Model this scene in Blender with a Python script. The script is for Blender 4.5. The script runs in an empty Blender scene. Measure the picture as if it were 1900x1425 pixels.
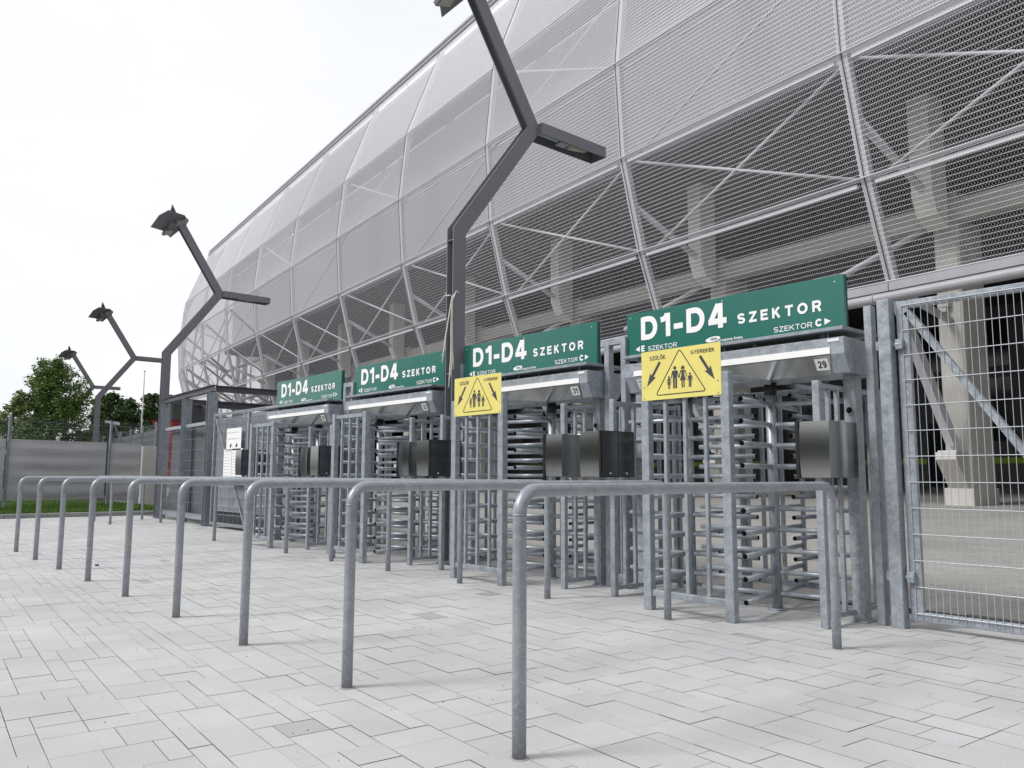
import bpy, math, random
from mathutils import Vector, Matrix
R_ = math.radians
C = bpy.context.scene
COL = C.collection
random.seed(7)

# ------------------------------------------------------------------ camera, sky, sun
f, pit, rol, yaw, H = 1497.309, 0.1133, 0.0037, 0.7163, 1.157
Fv = Vector((math.sin(yaw)*math.cos(pit), math.cos(yaw)*math.cos(pit), math.sin(pit)))
Rv = Vector((math.cos(yaw), -math.sin(yaw), 0)); Uv = Rv.cross(Fv)
Rv, Uv = math.cos(rol)*Rv + math.sin(rol)*Uv, -math.sin(rol)*Rv + math.cos(rol)*Uv
cd = bpy.data.cameras.new('camera'); cam = bpy.data.objects.new('camera', cd); COL.objects.link(cam)
cd.sensor_width = 36; cd.lens = 36*f/1900; cd.clip_end = 3000; cd.clip_start = .05
cam.matrix_world = Matrix(((Rv.x, Uv.x, -Fv.x, 0), (Rv.y, Uv.y, -Fv.y, 0), (Rv.z, Uv.z, -Fv.z, H), (0, 0, 0, 1)))
C.camera = cam
SUN_EL, SUN_AZ = R_(46), R_(296)          # azimuth from +Y toward +X
sd = bpy.data.lights.new('sun', 'SUN'); sd.energy = 1.5; sd.angle = R_(16); sd.color = (1, .98, .96)
so = bpy.data.objects.new('sun', sd); COL.objects.link(so)
sv = Vector((math.sin(SUN_AZ)*math.cos(SUN_EL), math.cos(SUN_AZ)*math.cos(SUN_EL), math.sin(SUN_EL)))
so.rotation_euler = sv.to_track_quat('Z', 'Y').to_euler(); so.location = (-20, 0, 40)
W = bpy.data.worlds.new('World'); C.world = W; W.use_nodes = True
nt = W.node_tree; nt.nodes.clear()
def nn(t, ty, **k):
    n = t.nodes.new(ty)
    for a, b in k.items(): setattr(n, a, b)
    return n
out = nn(nt, 'ShaderNodeOutputWorld'); bg = nn(nt, 'ShaderNodeBackground'); bg.inputs[1].default_value = .055
sky = nn(nt, 'ShaderNodeTexSky', sky_type='NISHITA', sun_disc=False, sun_elevation=SUN_EL, sun_rotation=SUN_AZ, air_density=1.0, dust_density=3.0)
tc = nn(nt, 'ShaderNodeTexCoord'); mp = nn(nt, 'ShaderNodeMapping'); mp.inputs['Scale'].default_value = (1, 1, 2.4)
nz = nn(nt, 'ShaderNodeTexNoise'); nz.inputs['Scale'].default_value = 2.2; nz.inputs['Detail'].default_value = 7; nz.inputs['Roughness'].default_value = .55
rmp = nn(nt, 'ShaderNodeValToRGB'); rmp.color_ramp.elements[0].position = .3; rmp.color_ramp.elements[1].position = .68
rmp.color_ramp.elements[0].color = (9.8, 10.0, 10.4, 1); rmp.color_ramp.elements[1].color = (11, 11, 11.1, 1)
mx = nn(nt, 'ShaderNodeMix', data_type='RGBA'); mx.inputs[0].default_value = .93
nt.links.new(tc.outputs['Generated'], mp.inputs[0]); nt.links.new(mp.outputs[0], nz.inputs['Vector'])
nt.links.new(nz.outputs['Fac'], rmp.inputs[0]); nt.links.new(sky.outputs[0], mx.inputs[6]); nt.links.new(rmp.outputs[0], mx.inputs[7])
nt.links.new(mx.outputs[2], bg.inputs[0]); nt.links.new(bg.outputs[0], out.inputs[0])
C.view_settings.view_transform = 'Standard'; C.view_settings.look = 'None'; C.view_settings.exposure = 0.86; C.view_settings.gamma = 1
C.render.engine = 'CYCLES'
C.cycles.use_denoising = True; C.cycles.max_bounces = 8; C.cycles.diffuse_bounces = 4; C.cycles.glossy_bounces = 4; C.cycles.transparent_max_bounces = 8

# ------------------------------------------------------------------ materials
def mat(name, col, rough=.6, metal=0., var=.0, scale=8., bump=0., bscale=40., spec=.5, coord='Object', stretch=(1, 1, 1), detail=5., col2=None, attr=None, speck=0., speckcol=(.1, .1, .1), speckscale=220., varr=0.):
    m = bpy.data.materials.new(name); m.use_nodes = True; t = m.node_tree; p = t.nodes['Principled BSDF']
    p.inputs['Roughness'].default_value = rough; p.inputs['Metallic'].default_value = metal
    p.inputs['Specular IOR Level'].default_value = spec
    p.inputs['Base Color'].default_value = (*col, 1)
    c = nn(t, 'ShaderNodeTexCoord'); mpp = nn(t, 'ShaderNodeMapping'); mpp.inputs['Scale'].default_value = stretch
    t.links.new(c.outputs[coord], mpp.inputs[0])
    last = None
    if attr:
        a = nn(t, 'ShaderNodeVertexColor', layer_name=attr); last = a.outputs[0]
    if var or col2:
        n = nn(t, 'ShaderNodeTexNoise'); n.inputs['Scale'].default_value = scale; n.inputs['Detail'].default_value = detail; n.inputs['Roughness'].default_value = .6
        t.links.new(mpp.outputs[0], n.inputs['Vector'])
        r = nn(t, 'ShaderNodeValToRGB'); r.color_ramp.elements[0].position = .32; r.color_ramp.elements[1].position = .7
        c2 = col2 or tuple(min(1, x*(1+var)) for x in col); c1 = col if col2 else tuple(x*(1-var) for x in col)
        if attr: c1 = (1-var,)*3; c2 = (1+var*.5,)*3
        r.color_ramp.elements[0].color = (*c1, 1); r.color_ramp.elements[1].color = (*c2, 1)
        t.links.new(n.outputs['Fac'], r.inputs[0])
        if last is None: last = r.outputs[0]
        else:
            mm = nn(t, 'ShaderNodeMix', data_type='RGBA', blend_type='MULTIPLY'); mm.inputs[0].default_value = 1
            t.links.new(last, mm.inputs[6]); t.links.new(r.outputs[0], mm.inputs[7]); last = mm.outputs[2]
        if varr:
            mr = nn(t, 'ShaderNodeMapRange'); mr.inputs[3].default_value = rough-varr; mr.inputs[4].default_value = rough+varr
            t.links.new(n.outputs['Fac'], mr.inputs[0]); t.links.new(mr.outputs[0], p.inputs['Roughness'])
    if speck:
        n2 = nn(t, 'ShaderNodeTexNoise'); n2.inputs['Scale'].default_value = speckscale; n2.inputs['Detail'].default_value = 2
        t.links.new(c.outputs[coord], n2.inputs['Vector'])
        r2 = nn(t, 'ShaderNodeValToRGB'); r2.color_ramp.elements[0].position = .5; r2.color_ramp.elements[1].position = .74
        r2.color_ramp.elements[0].color = (0, 0, 0, 1); r2.color_ramp.elements[1].color = (speck,)*3 + (1,)
        t.links.new(n2.outputs['Fac'], r2.inputs[0])
        ms = nn(t, 'ShaderNodeMix', data_type='RGBA'); ms.inputs[7].default_value = (*speckcol, 1)
        t.links.new(r2.outputs[0], ms.inputs[0])
        if last is None: ms.inputs[6].default_value = (*col, 1)
        else: t.links.new(last, ms.inputs[6])
        last = ms.outputs[2]
    if last is not None: t.links.new(last, p.inputs['Base Color'])
    if bump:
        n3 = nn(t, 'ShaderNodeTexNoise'); n3.inputs['Scale'].default_value = bscale; n3.inputs['Detail'].default_value = 4
        t.links.new(mpp.outputs[0], n3.inputs['Vector'])
        b = nn(t, 'ShaderNodeBump'); b.inputs['Strength'].default_value = bump; b.inputs['Distance'].default_value = .01
        t.links.new(n3.outputs['Fac'], b.inputs['Height']); t.links.new(b.outputs[0], p.inputs['Normal'])
    return m
M = {}
M['galv'] = mat('galvanised_steel', (.235, .262, .30), .42, .3, scale=14, col2=(.39, .425, .465), bump=.05, bscale=60, speck=.5, speckcol=(.55, .58, .62), speckscale=60, varr=.08)
M['arm'] = mat('galvanised_rotor_tube', (.34, .375, .42), .36, .35, scale=9, col2=(.50, .535, .58))
M['galv_dull'] = mat('dull_galvanised_steel', (.24, .27, .31), .5, .5, scale=10, col2=(.36, .39, .43), bump=.04, bscale=60, speck=.35, speckcol=(.46, .49, .53), speckscale=40)
M['pipe'] = mat('galvanised_pipe', (.25, .27, .305), .38, .3, scale=7, col2=(.36, .385, .42), bump=.05, bscale=50, speck=.4, speckcol=(.52, .54, .57), speckscale=35, varr=.08)
M['paint'] = mat('dark_grey_paint', (.175, .178, .20), .5, 0, var=.05, scale=3, bump=.02, bscale=80)
M['rail_paint'] = mat('light_grey_paint', (.34, .34, .37), .45, 0, var=.06, scale=2)
M['steel'] = mat('brushed_stainless_steel', (.40, .405, .40), .2, 1., var=.04, scale=2)
M['steel_dark'] = mat('dark_tinted_steel', (.13, .135, .145), .2, .9, var=.06, scale=2, bump=.05, bscale=3)
M['black'] = mat('black_plastic', (.012, .012, .014), .45)
M['hollow_shade'] = mat('hollow_shade_black', (.01, .01, .012), .9, spec=.1)  # black caps stand in for shade inside open tube ends and buzzer hole
M['green'] = mat('sign_green_vinyl', (.026, .15, .122), .17, 0, var=.07, scale=1.2, bump=.05, bscale=1.6)
M['green_edge'] = mat('sign_edge_green', (.006, .06, .05), .5)
M['white'] = mat('white_vinyl', (.84, .84, .84), .5)
M['strip'] = mat('milky_plastic_strip', (.86, .86, .86), .4)
M['plate'] = mat('number_plate_white', (.74, .75, .76), .5, var=.04)
M['yellow'] = mat('yellow_sign_sheet', (.74, .65, .19), .42, var=.05, scale=2.2, bump=.03, bscale=2)
M['ink'] = mat('dark_ink', (.02, .022, .03), .55)
M['ink2'] = mat('charcoal_ink', (.045, .045, .06), .55)
M['paper'] = mat('printed_paper', (.8, .8, .8), .8, var=.03, scale=6)
M['pencil'] = mat('faint_grey_print', (.35, .35, .36), .8)
M['mesh'] = mat('expanded_aluminium_mesh', (.70, .70, .725), .5, 0)
_t = M['mesh'].node_tree; _o = nn(_t, 'ShaderNodeObjectInfo'); _r = nn(_t, 'ShaderNodeValToRGB')
_r.color_ramp.elements[0].color = (.58, .585, .62, 1); _r.color_ramp.elements[1].color = (.69, .695, .725, 1)
_t.links.new(_o.outputs['Random'], _r.inputs[0]); _t.links.new(_r.outputs[0], _t.nodes['Principled BSDF'].inputs['Base Color'])
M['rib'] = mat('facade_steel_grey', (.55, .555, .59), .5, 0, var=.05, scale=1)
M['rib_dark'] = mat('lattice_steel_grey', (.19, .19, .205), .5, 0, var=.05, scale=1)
M['head_concrete'] = mat('white_precast_concrete', (.70, .69, .66), .8, var=.06, scale=1.5)
M['dark_joint'] = mat('dark_joint_strip', (.03, .03, .035), .6)
M['concrete'] = mat('precast_concrete', (.52, .505, .475), .8, var=.10, scale=1.2, bump=.1, bscale=15, speck=.25, speckcol=(.3, .28, .25), speckscale=30)
M['concrete_pale'] = mat('pale_concrete', (.52, .51, .49), .8, var=.08, scale=1.2)
M['clad'] = mat('grey_wall_cladding', (.37, .375, .395), .6, var=.04, scale=.5)
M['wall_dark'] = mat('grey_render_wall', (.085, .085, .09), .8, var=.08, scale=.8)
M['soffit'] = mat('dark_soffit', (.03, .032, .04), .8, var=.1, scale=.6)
M['glass'] = mat('dark_window_glass', (.008, .009, .013), .08, spec=.5)
M['lime'] = mat('lime_green_stripe', (.26, .42, .01), .6)
M['joint'] = mat('joint_sand', (.19, .185, .18), .95, var=.3, scale=25)
M['slab'] = mat('concrete_paving_slab', (.5, .5, .5), .85, attr='tone', var=.13, scale=.8, bump=.12, bscale=160, speck=.42, speckcol=(.33, .33, .33), speckscale=95, spec=.3)
M['ground'] = mat('bare_ground', (.2, .2, .19), .95, var=.15, scale=.3)
M['kerb'] = mat('kerb_concrete', (.27, .27, .275), .85, var=.12, scale=3, bump=.1, bscale=30)
M['grass'] = mat('mown_grass', (.07, .15, .015), .9, scale=3, col2=(.11, .2, .03))
M['soil'] = mat('soil', (.05, .06, .03), .95, var=.3, scale=4)
M['tarp'] = mat('grey_windscreen_fabric', (.46, .455, .48), .8, scale=.9, col2=(.56, .55, .575), bump=.15, bscale=4, stretch=(.5, .5, 3))
M['tarp2'] = mat('dark_screen_fabric', (.1, .11, .12), .8, var=.12, scale=1)
M['bark'] = mat('tree_bark', (.10, .075, .05), .9, var=.25, scale=12)
M['leafA'] = mat('ash_leaf_green', (.055, .12, .016), .6, scale=1.2, col2=(.11, .20, .032))
M['leafB'] = mat('dark_leaf_green', (.022, .058, .014), .6, scale=1.2, col2=(.045, .095, .022))
M['leafC'] = mat('fresh_leaf_green', (.11, .17, .035), .6, scale=1.5, col2=(.17, .24, .06))
M['red'] = mat('red_render', (.36, .035, .04), .8, var=.08, scale=.6)
M['rooft'] = mat('dark_roof_tile', (.07, .06, .055), .8, var=.2, scale=3)
M['rope'] = mat('pale_rope', (.66, .63, .56), .9, var=.12, scale=30)
M['lampglass'] = mat('clear_lamp_glass', (.35, .38, .32), .12, spec=.6)
M['litterw'] = mat('white_scraps', (.7, .7, .68), .9)
M['litterd'] = mat('dark_crumbs', (.06, .05, .04), .9)
M['blue'] = mat('blue_cap', (.02, .02, .25), .5)

# ------------------------------------------------------------------ mesh builder
class MB:
    def __init__(s): s.v = []; s.f = []; s.sm = []; s.mi = []
    def poly(s, pts, mi=0):
        n = len(s.v); s.v += [tuple(p) for p in pts]; s.f.append(tuple(range(n, n+len(pts)))); s.sm.append(False); s.mi.append(mi)
    def hexa(s, p, mi=0):
        n = len(s.v); s.v += [tuple(q) for q in p]
        for a in ((0, 3, 2, 1), (4, 5, 6, 7), (0, 1, 5, 4), (1, 2, 6, 5), (2, 3, 7, 6), (3, 0, 4, 7)):
            s.f.append(tuple(n+i for i in a)); s.sm.append(False); s.mi.append(mi)
    def box(s, x0, x1, y0, y1, z0, z1, mi=0):
        s.hexa([(x0, y0, z0), (x1, y0, z0), (x1, y1, z0), (x0, y1, z0), (x0, y0, z1), (x1, y0, z1), (x1, y1, z1), (x0, y1, z1)], mi)
        return s
    def bar(s, a, b, w, h, up=(0, 0, 1), mi=0):
        a = Vector(a); b = Vector(b); d = (b-a).normalized(); up = Vector(up)
        if abs(d.dot(up)) > .98: up = Vector((1, 0, 0))
        x = d.cross(up).normalized()*w/2; y = x.cross(d).normalized()*h/2
        s.hexa([a-x-y, a+x-y, a+x+y, a-x+y, b-x-y, b+x-y, b+x+y, b-x+y], mi)
    def tube(s, path, r, seg=10, caps=True, mi=0, r1=None, capmi=None):
        P = [Vector(p) for p in path]; n0 = len(s.v); N = len(P)
        up = Vector((0, 0, 1))
        for i in range(N):
            d = (P[min(i+1, N-1)]-P[max(i-1, 0)]).normalized()
            if i == 0:
                ref = up if abs(d.z) < .9 else Vector((0, 1, 0))
                x = d.cross(ref).normalized()
            else: x = (x - d*x.dot(d)).normalized()
            y = d.cross(x)
            rr = r if r1 is None else r+(r1-r)*i/(N-1)
            for k in range(seg):
                a = 2*math.pi*k/seg; s.v.append(tuple(P[i]+rr*(math.cos(a)*x+math.sin(a)*y)))
        for i in range(N-1):
            for k in range(seg):
                k2 = (k+1) % seg
                s.f.append((n0+i*seg+k, n0+i*seg+k2, n0+(i+1)*seg+k2, n0+(i+1)*seg+k)); s.sm.append(True); s.mi.append(mi)
        if caps:
            cm = mi if capmi is None else capmi
            s.f.append(tuple(n0+k for k in reversed(range(seg)))); s.sm.append(False); s.mi.append(mi)
            s.f.append(tuple(n0+(N-1)*seg+k for k in range(seg))); s.sm.append(False); s.mi.append(cm)
    def prism(s, pts, axis_fn, t0, t1, mi=0):
        # 2-D outline pts mapped by axis_fn(u, v, t)
        n = len(pts)
        a = [axis_fn(u, v, t0) for u, v in pts]; b = [axis_fn(u, v, t1) for u, v in pts]
        n0 = len(s.v); s.v += [tuple(p) for p in a+b]
        s.f.append(tuple(n0+i for i in reversed(range(n)))); s.f.append(tuple(n0+n+i for i in range(n))); s.sm += [False]*2; s.mi += [mi]*2
        for i in range(n):
            j = (i+1) % n; s.f.append((n0+i, n0+j, n0+n+j, n0+n+i)); s.sm.append(False); s.mi.append(mi)
    def mesh(s, name, mats):
        me = bpy.data.meshes.new(name); me.from_pydata(s.v, [], s.f)
        me.polygons.foreach_set('use_smooth', s.sm); me.polygons.foreach_set('material_index', s.mi)
        for m in (mats if isinstance(mats, (list, tuple)) else [mats]): me.materials.append(M[m] if isinstance(m, str) else m)
        me.update(); return me
    def build(s, name, mats, parent=None, loc=None, bevel=0, label=None):
        o = bpy.data.objects.new(name, s.mesh(name, mats)); COL.objects.link(o)
        if parent: o.parent = parent
        if loc: o.location = loc
        if bevel:
            b = o.modifiers.new('edge', 'BEVEL'); b.width = bevel; b.segments = 1; b.limit_method = 'ANGLE'; b.angle_limit = R_(60)
        if label: o['label'] = label
        return o
def tag(o, label=None, cat=None, group=None, kind=None):
    if label: o['label'] = label
    if cat: o['category'] = cat
    if group: o['group'] = group
    if kind: o['kind'] = kind
    return o
def empty(name, loc=(0, 0, 0), rz=0):
    o = bpy.data.objects.new(name, None); COL.objects.link(o); o.location = loc; o.rotation_euler = (0, 0, rz); o.empty_display_size = .2; return o
def kids(o): return [x for x in COL.objects if x.parent == o]
def copy_tree(o, parent=None):
    c = o.copy(); COL.objects.link(c)
    if parent: c.parent = parent
    for ch in kids(o): copy_tree(ch, c)
    return c
def arc(cx, cy, rx, ry, a0, a1, n=10): return [(cx+rx*math.cos(R_(a0+(a1-a0)*i/n)), cy+ry*math.sin(R_(a0+(a1-a0)*i/n))) for i in range(n+1)]
def glyph(c, t):
    """centre lines of a plain grotesque capital, cap height 1, stroke t: (strokes, width)"""
    h = t/2; ry = (.5-h)/2
    if c == ' ': return [], .3
    if c == '-': return [[(0, .37), (.36, .37)]], .36
    if c == '1': return [[(.40-h, 0), (.40-h, 1)], [(0, .75), (.12, .765), (.20, .81), (.40-t*.7, .97)]], .40
    if c == '4': return [[(.66-.12-h, 0), (.66-.12-h, 1)], [(.66-.12-t*.85, .97), (h*.7, .27)], [(0, .28), (.66, .28)]], .66
    if c == 'D': return [[(h, 0), (h, 1)], [(h, 1-h)]+arc(.34, .5, .72-.34-h, .5-h, 90, -90, 14)+[(h, h)]], .72
    if c == 'S': return [arc(.33, .5+ry, .33-h, ry, 20, 270, 14)[:-1]+arc(.33, .5-ry, .33-h, ry, 90, -160, 14)], .66
    if c == 'Z': return [[(.02, 1-h), (.62, 1-h)], [(.62-h, 1-h), (h, h)], [(0, h), (.62, h)]], .62
    if c == 'E': return [[(h, 0), (h, 1)], [(h, 1-h), (.58, 1-h)], [(h, .52), (.54, .52)], [(h, h), (.60, h)]], .60
    if c == 'K': return [[(h, 0), (h, 1)], [(h, .36), (.68-h*1.3, 1)], [(.28, .56), (.70-h*1.2, 0)]], .70
    if c == 'T': return [[(0, 1-h), (.60, 1-h)], [(.30, 0), (.30, 1)]], .60
    if c == 'O' or c == 'Ő' or c == '0':
        w = .78 if c != '0' else .6
        g = [arc(w/2, .5, w/2-h, .5-h, 0, 360, 26)]
        if c == 'Ő': g += [[(.26, 1.08), (.36, 1.26)], [(.48, 1.08), (.58, 1.26)]]
        return g, w
    if c == 'R': return [[(h, 0), (h, 1)], [(h, 1-h)]+arc(.40, (1-h+.46)/2, .66-.40-h, (1-h-.46)/2, 90, -90, 12)+[(h, .46)], [(.38, .46), (.68-h, 0)]], .70
    if c == 'C': return [arc(.37, .5, .37-h, .5-h, 38, 322, 20)], .72
    if c == 'G': return [arc(.38, .5, .38-h, .5-h, 40, 340, 20), [(.42, .42), (.76, .42)], [(.76-h, .42), (.76-h, 0)]], .76
    if c in 'UÜ':
        g = [[(h, 1)]+arc(.34, .34, .34-h, .34-h, 180, 360, 12)+[(.68-h, 1)]]
        if c == 'Ü': g += [[(.18, 1.08), (.18, 1.24)], [(.50, 1.08), (.50, 1.24)]]
        return g, .68
    if c == 'L': return [[(h, 0), (h, 1)], [(h, h), (.54, h)]], .54
    if c == 'Y': return [[(h*.9, 1), (.34, .42)], [(.68-h*.9, 1), (.34, .42)], [(.34, .46), (.34, 0)]], .68
    if c == '2': return [arc(.3, .69, .3-h, .31-h, 170, -40, 14)+[(h*1.1, h)], [(0, h), (.6, h)]], .6
    if c == '3': return [arc(.3, .5+ry, .28-h, ry, 165, -90, 14), arc(.3, .5-ry, .3-h, ry, 90, -165, 14)], .6
    if c == '5': return [[(.10, 1-h), (.56, 1-h)], [(.13, 1), (.09, .46)], arc(.3, .33, .3-h, .33-h, 140, -160, 16)], .6
    if c == '9': return [arc(.3, .66, .3-h, .34-h, 0, 360, 18), [(.6-h, .62)]+arc(.3, .34, .3-h, .34-h, 0, -150, 12)], .6
    raise KeyError(c)
def put_spaced(mb, body, u0, u1, v0, v1, fn, t, gap):
    """fn(u, v, layer): strokes stacked a hair apart so that no two lie in one plane"""
    gl = [glyph(c, t) for c in body]; k = (u1-u0)/(sum(g[1] for g in gl)+gap*(len(gl)-1)); H_ = v1-v0; u = u0; lay = 0
    for st_, w in gl:
        for path in st_:
            P = [Vector((x*k, y*H_)) for x, y in path]; n = len(P); closed = (P[0]-P[-1]).length < 1e-6; ww = t*.5*(k+H_)/2
            lft, rgt = [], []
            for i, p in enumerate(P):
                a = P[i-1] if i else (P[-2] if closed else None); b = P[i+1] if i < n-1 else (P[1] if closed else None)
                d0 = (p-a).normalized() if a is not None else None; d1 = (b-p).normalized() if b is not None else None
                d0 = d0 or d1; d1 = d1 or d0
                n0 = Vector((-d0.y, d0.x)); n1 = Vector((-d1.y, d1.x)); m = (n0+n1).normalized(); q = ww/max(.5, m.dot(n0))
                lft.append(p+m*q); rgt.append(p-m*q)
            base = len(mb.v)
            for a, b in zip(lft, rgt): mb.v.append(tuple(fn(u+a.x, v0+a.y, lay))); mb.v.append(tuple(fn(u+b.x, v0+b.y, lay)))
            for i in range(n-1): mb.f.append((base+2*i, base+2*i+1, base+2*i+3, base+2*i+2)); mb.sm.append(False); mb.mi.append(0)
            lay += 1
        u += (w+gap)*k
def text_polys(body, bold=0., res=3):
    cu = bpy.data.curves.new('lettering', 'FONT'); cu.body = body; cu.size = 1; cu.offset = bold; cu.resolution_u = res; cu.fill_mode = 'FRONT'
    o = bpy.data.objects.new('lettering', cu); COL.objects.link(o)
    dg = bpy.context.evaluated_depsgraph_get(); me = bpy.data.meshes.new_from_object(o.evaluated_get(dg))
    V = [tuple(v.co) for v in me.vertices]; Fc = [tuple(p.vertices) for p in me.polygons]
    bpy.data.objects.remove(o); bpy.data.curves.remove(cu); bpy.data.meshes.remove(me)
    xs = [v[0] for v in V]; ys = [v[1] for v in V]
    return V, Fc, min(xs), max(xs), min(ys), max(ys)
def put_text(mb, body, u0, u1, v0, v1, fn, bold=.0, mi=0):
    V, Fc, a, b, c, d = text_polys(body, bold); n = len(mb.v)
    for x, y, z in V: mb.v.append(tuple(fn(u0+(x-a)/(b-a)*(u1-u0), v0+(y-c)/(d-c)*(v1-v0))))
    for q in Fc: mb.f.append(tuple(n+i for i in q)); mb.sm.append(False); mb.mi.append(mi)

# ------------------------------------------------------------------ ground, paving
def slabs(name, u0, u1, v0, v1, zfn, ang, tone, keep, tint=(1, 1, 1), gap=.0034, seed=3):
    rnd = random.Random(seed); un = .1
    nu = int((u1-u0)/un); nv = int((v1-v0)/un); occ = bytearray(nu*nv)
    sizes = [(2, 3), (2, 3), (2, 4), (2, 4), (3, 3), (3, 2), (3, 2), (2, 2), (2, 2), (2, 3), (2, 2)]
    ca, sa = math.cos(ang), math.sin(ang)
    mb = MB(); tones = []
    def W2(u, v, z): return (ca*u+sa*v, -sa*u+ca*v, z)
    for j in range(nv):
        for i in range(nu):
            if occ[j*nu+i]: continue
            rnd.shuffle(sizes); pick = None
            for w, h in sizes+[(2, 2), (3, 1), (2, 1), (1, 3), (1, 2), (1, 1)]:
                if i+w > nu or j+h > nv: continue
                if any(occ[(j+b)*nu+i+a] for a in range(w) for b in range(h)): continue
                pick = (w, h); break
            w, h = pick
            for a in range(w):
                for b in range(h): occ[(j+b)*nu+i+a] = 1
            a0, a1, b0, b1 = u0+i*un, u0+(i+w)*un, v0+j*un, v0+(j+h)*un
            c = W2((a0+a1)/2, (b0+b1)/2, 0)
            if not keep(c[0], c[1]): continue
            g = gap*(.5+rnd.random()*.9)/2; z = rnd.uniform(-.0012, .0012)
            P = []
            for (u, v) in ((a0+g, b0+g), (a1-g, b0+g), (a1-g, b1-g), (a0+g, b1-g)):
                q = W2(u, v, 0); P.append((q[0], q[1], zfn(q[0], q[1])+z))
            mb.poly(P)
            t = tone*(1+rnd.gauss(0, .022))
            if rnd.random() < .007: t *= rnd.uniform(.62, .85)
            wv = rnd.gauss(0, .008); tones.append((t*tint[0]*(1+wv), t*tint[1], t*tint[2]*(1-wv)))
    o = mb.build(name, 'slab'); me = o.data
    ca_ = me.color_attributes.new('tone', 'FLOAT_COLOR', 'CORNER')
    for p in me.polygons:
        for li in p.loop_indices: ca_.data[li].color = (*tones[p.index], 1)
    return o
SL = .0227
M['wire'] = mat('bright_galvanised_wire', (.50, .53, .57), .4, .3)
def zin(x, y): return max(0, (x-7.55)*SL)
tag(MB().box(-600, 600, -600, 900, -1.2, -.9).build('ground', 'ground'), kind='structure')
b = MB(); b.poly([(-12, -3, -.005), (7.55, -3, -.005), (7.55, 24.6, -.005), (-12, 24.6, -.005)])
b.poly([(7.55, -12, -.005), (44, -12, 36.45*SL-.005), (44, 110, 36.45*SL-.005), (7.55, 110, -.005)])
b.poly([(-12, 24.6, -.006), (7.55, 24.6, -.006), (7.55, 110, -.006), (-12, 110, -.006)]); b.poly([(-60, -3, -.006), (-12, -3, -.006), (-12, 110, -.006), (-60, 110, -.006)])
tag(b.build('paving_bed', 'joint'), kind='structure')
tag(slabs('pavement', -4, 8.0, -1.0, 25.6, lambda x, y: 0, R_(5), .455, lambda x, y: x < 7.28 and y < 24.6), kind='structure')
tag(slabs('inner_plaza', 6, 43, -12, 34, zin, R_(5), .30, lambda x, y: x > 7.47, tint=(1.03, 1.0, .94), seed=5), kind='structure')
# drain channel
b = MB(); y = -1.0
b.box(7.29, 7.45, -1.0, 16, -.06, -.012)
b.box(7.29, 7.305, -1.0, 16, -.012, .003); b.box(7.435, 7.45, -1.0, 16, -.012, .003)
while y < 16:
    b.hexa([(7.305, y, -.01), (7.435, y+.035, -.01), (7.435, y+.047, -.01), (7.305, y+.012, -.01), (7.305, y, .002), (7.435, y+.035, .002), (7.435, y+.047, .002), (7.305, y+.012, .002)]); y += .03
tag(b.build('drain_channel', 'soffit'), 'long dark slotted drain channel across the paving behind the turnstiles', 'drain')
# litter: specks and crumbs between the slabs
b = MB(); rl = random.Random(11)
for i in range(300):
    Y = rl.uniform(1.2, 12); X = rl.uniform(0.2, 6.2); s_ = rl.uniform(.0015, .004); w = rl.random() < .3
    a = rl.random()*3
    dx, dy = s_*math.cos(a), s_*math.sin(a); k = rl.uniform(.4, .9)
    b.hexa([(X-dx+dy*k, Y-dy-dx*k, .001), (X+dx+dy*k, Y+dy-dx*k, .001), (X+dx-dy*k, Y+dy+dx*k, .001), (X-dx-dy*k, Y-dy+dx*k, .001)] + [(X-dx*.6, Y-dy*.6, .004), (X+dx*.6, Y+dy*.6, .004), (X+dx*.5-dy*k*.5, Y+dy*.5+dx*k*.5, .004), (X-dx*.5-dy*k*.5, Y-dy*.5+dx*k*.5, .004)], 0 if w else 1)
tag(b.build('litter', ['litterw', 'litterd']), kind='stuff')
b = MB(); b.tube([(2.87, 11.35, .011), (2.91, 11.33, .011)], .011, 10); tag(b.build('bottle_cap', 'blue'), 'small dark blue cap lying on the pale paving', 'cap')

# ------------------------------------------------------------------ queue rails
ys = [2.6034, 4.0506, 5.4936, 6.889, 8.3535, 9.8005, 11.2223, 12.6846, 14.1399]
ra, rb, x0, LR = .0141, .0639, 2.2757, 3.0611
def hoop(L, rr=.1, h=1.095):
    P = [(0, 0, -.05), (0, 0, .35), (0, 0, .7)]
    for k in range(9):
        a = math.pi - k*math.pi/16; P.append((rr+rr*math.cos(a), 0, h-rr+rr*math.sin(a)))
    for k in range(1, 8): P.append((rr+(L-2*rr)*k/8, 0, h))
    for k in range(9):
        a = math.pi/2-k*math.pi/16; P.append((L-rr+rr*math.cos(a), 0, h-rr+rr*math.sin(a)))
    P += [(L, 0, .7), (L, 0, .35), (L, 0, -.05)]
    b = MB(); b.tube(P, .0302, 20)
    for x in (0, L):
        b.tube([(x, 0, h-rr-.006), (x, 0, h-rr+.0)], .0316, 20); b.tube([(x, 0, 0), (x, 0, .003)], .043, 18, mi=1)
    return b
M['mortar'] = mat('grey_mortar', (.36, .345, .325), .95, var=.2, scale=30)
hl = hoop(LR).mesh('queue_rail', ['pipe', 'mortar']); hs = hoop(1.133).mesh('queue_rail', ['pipe', 'mortar'])
ordl = ['nearest the camera, alone in front with its full length showing', 'second from the near end of the row', 'third from the near end, its bend marked with a dark weld ring', 'fourth from the near end of the row', 'middle one of the row of nine', 'sixth from the near end of the row', 'third from the far end of the row', 'second from the far end of the row', 'far end of the row of nine, furthest left']
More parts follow.
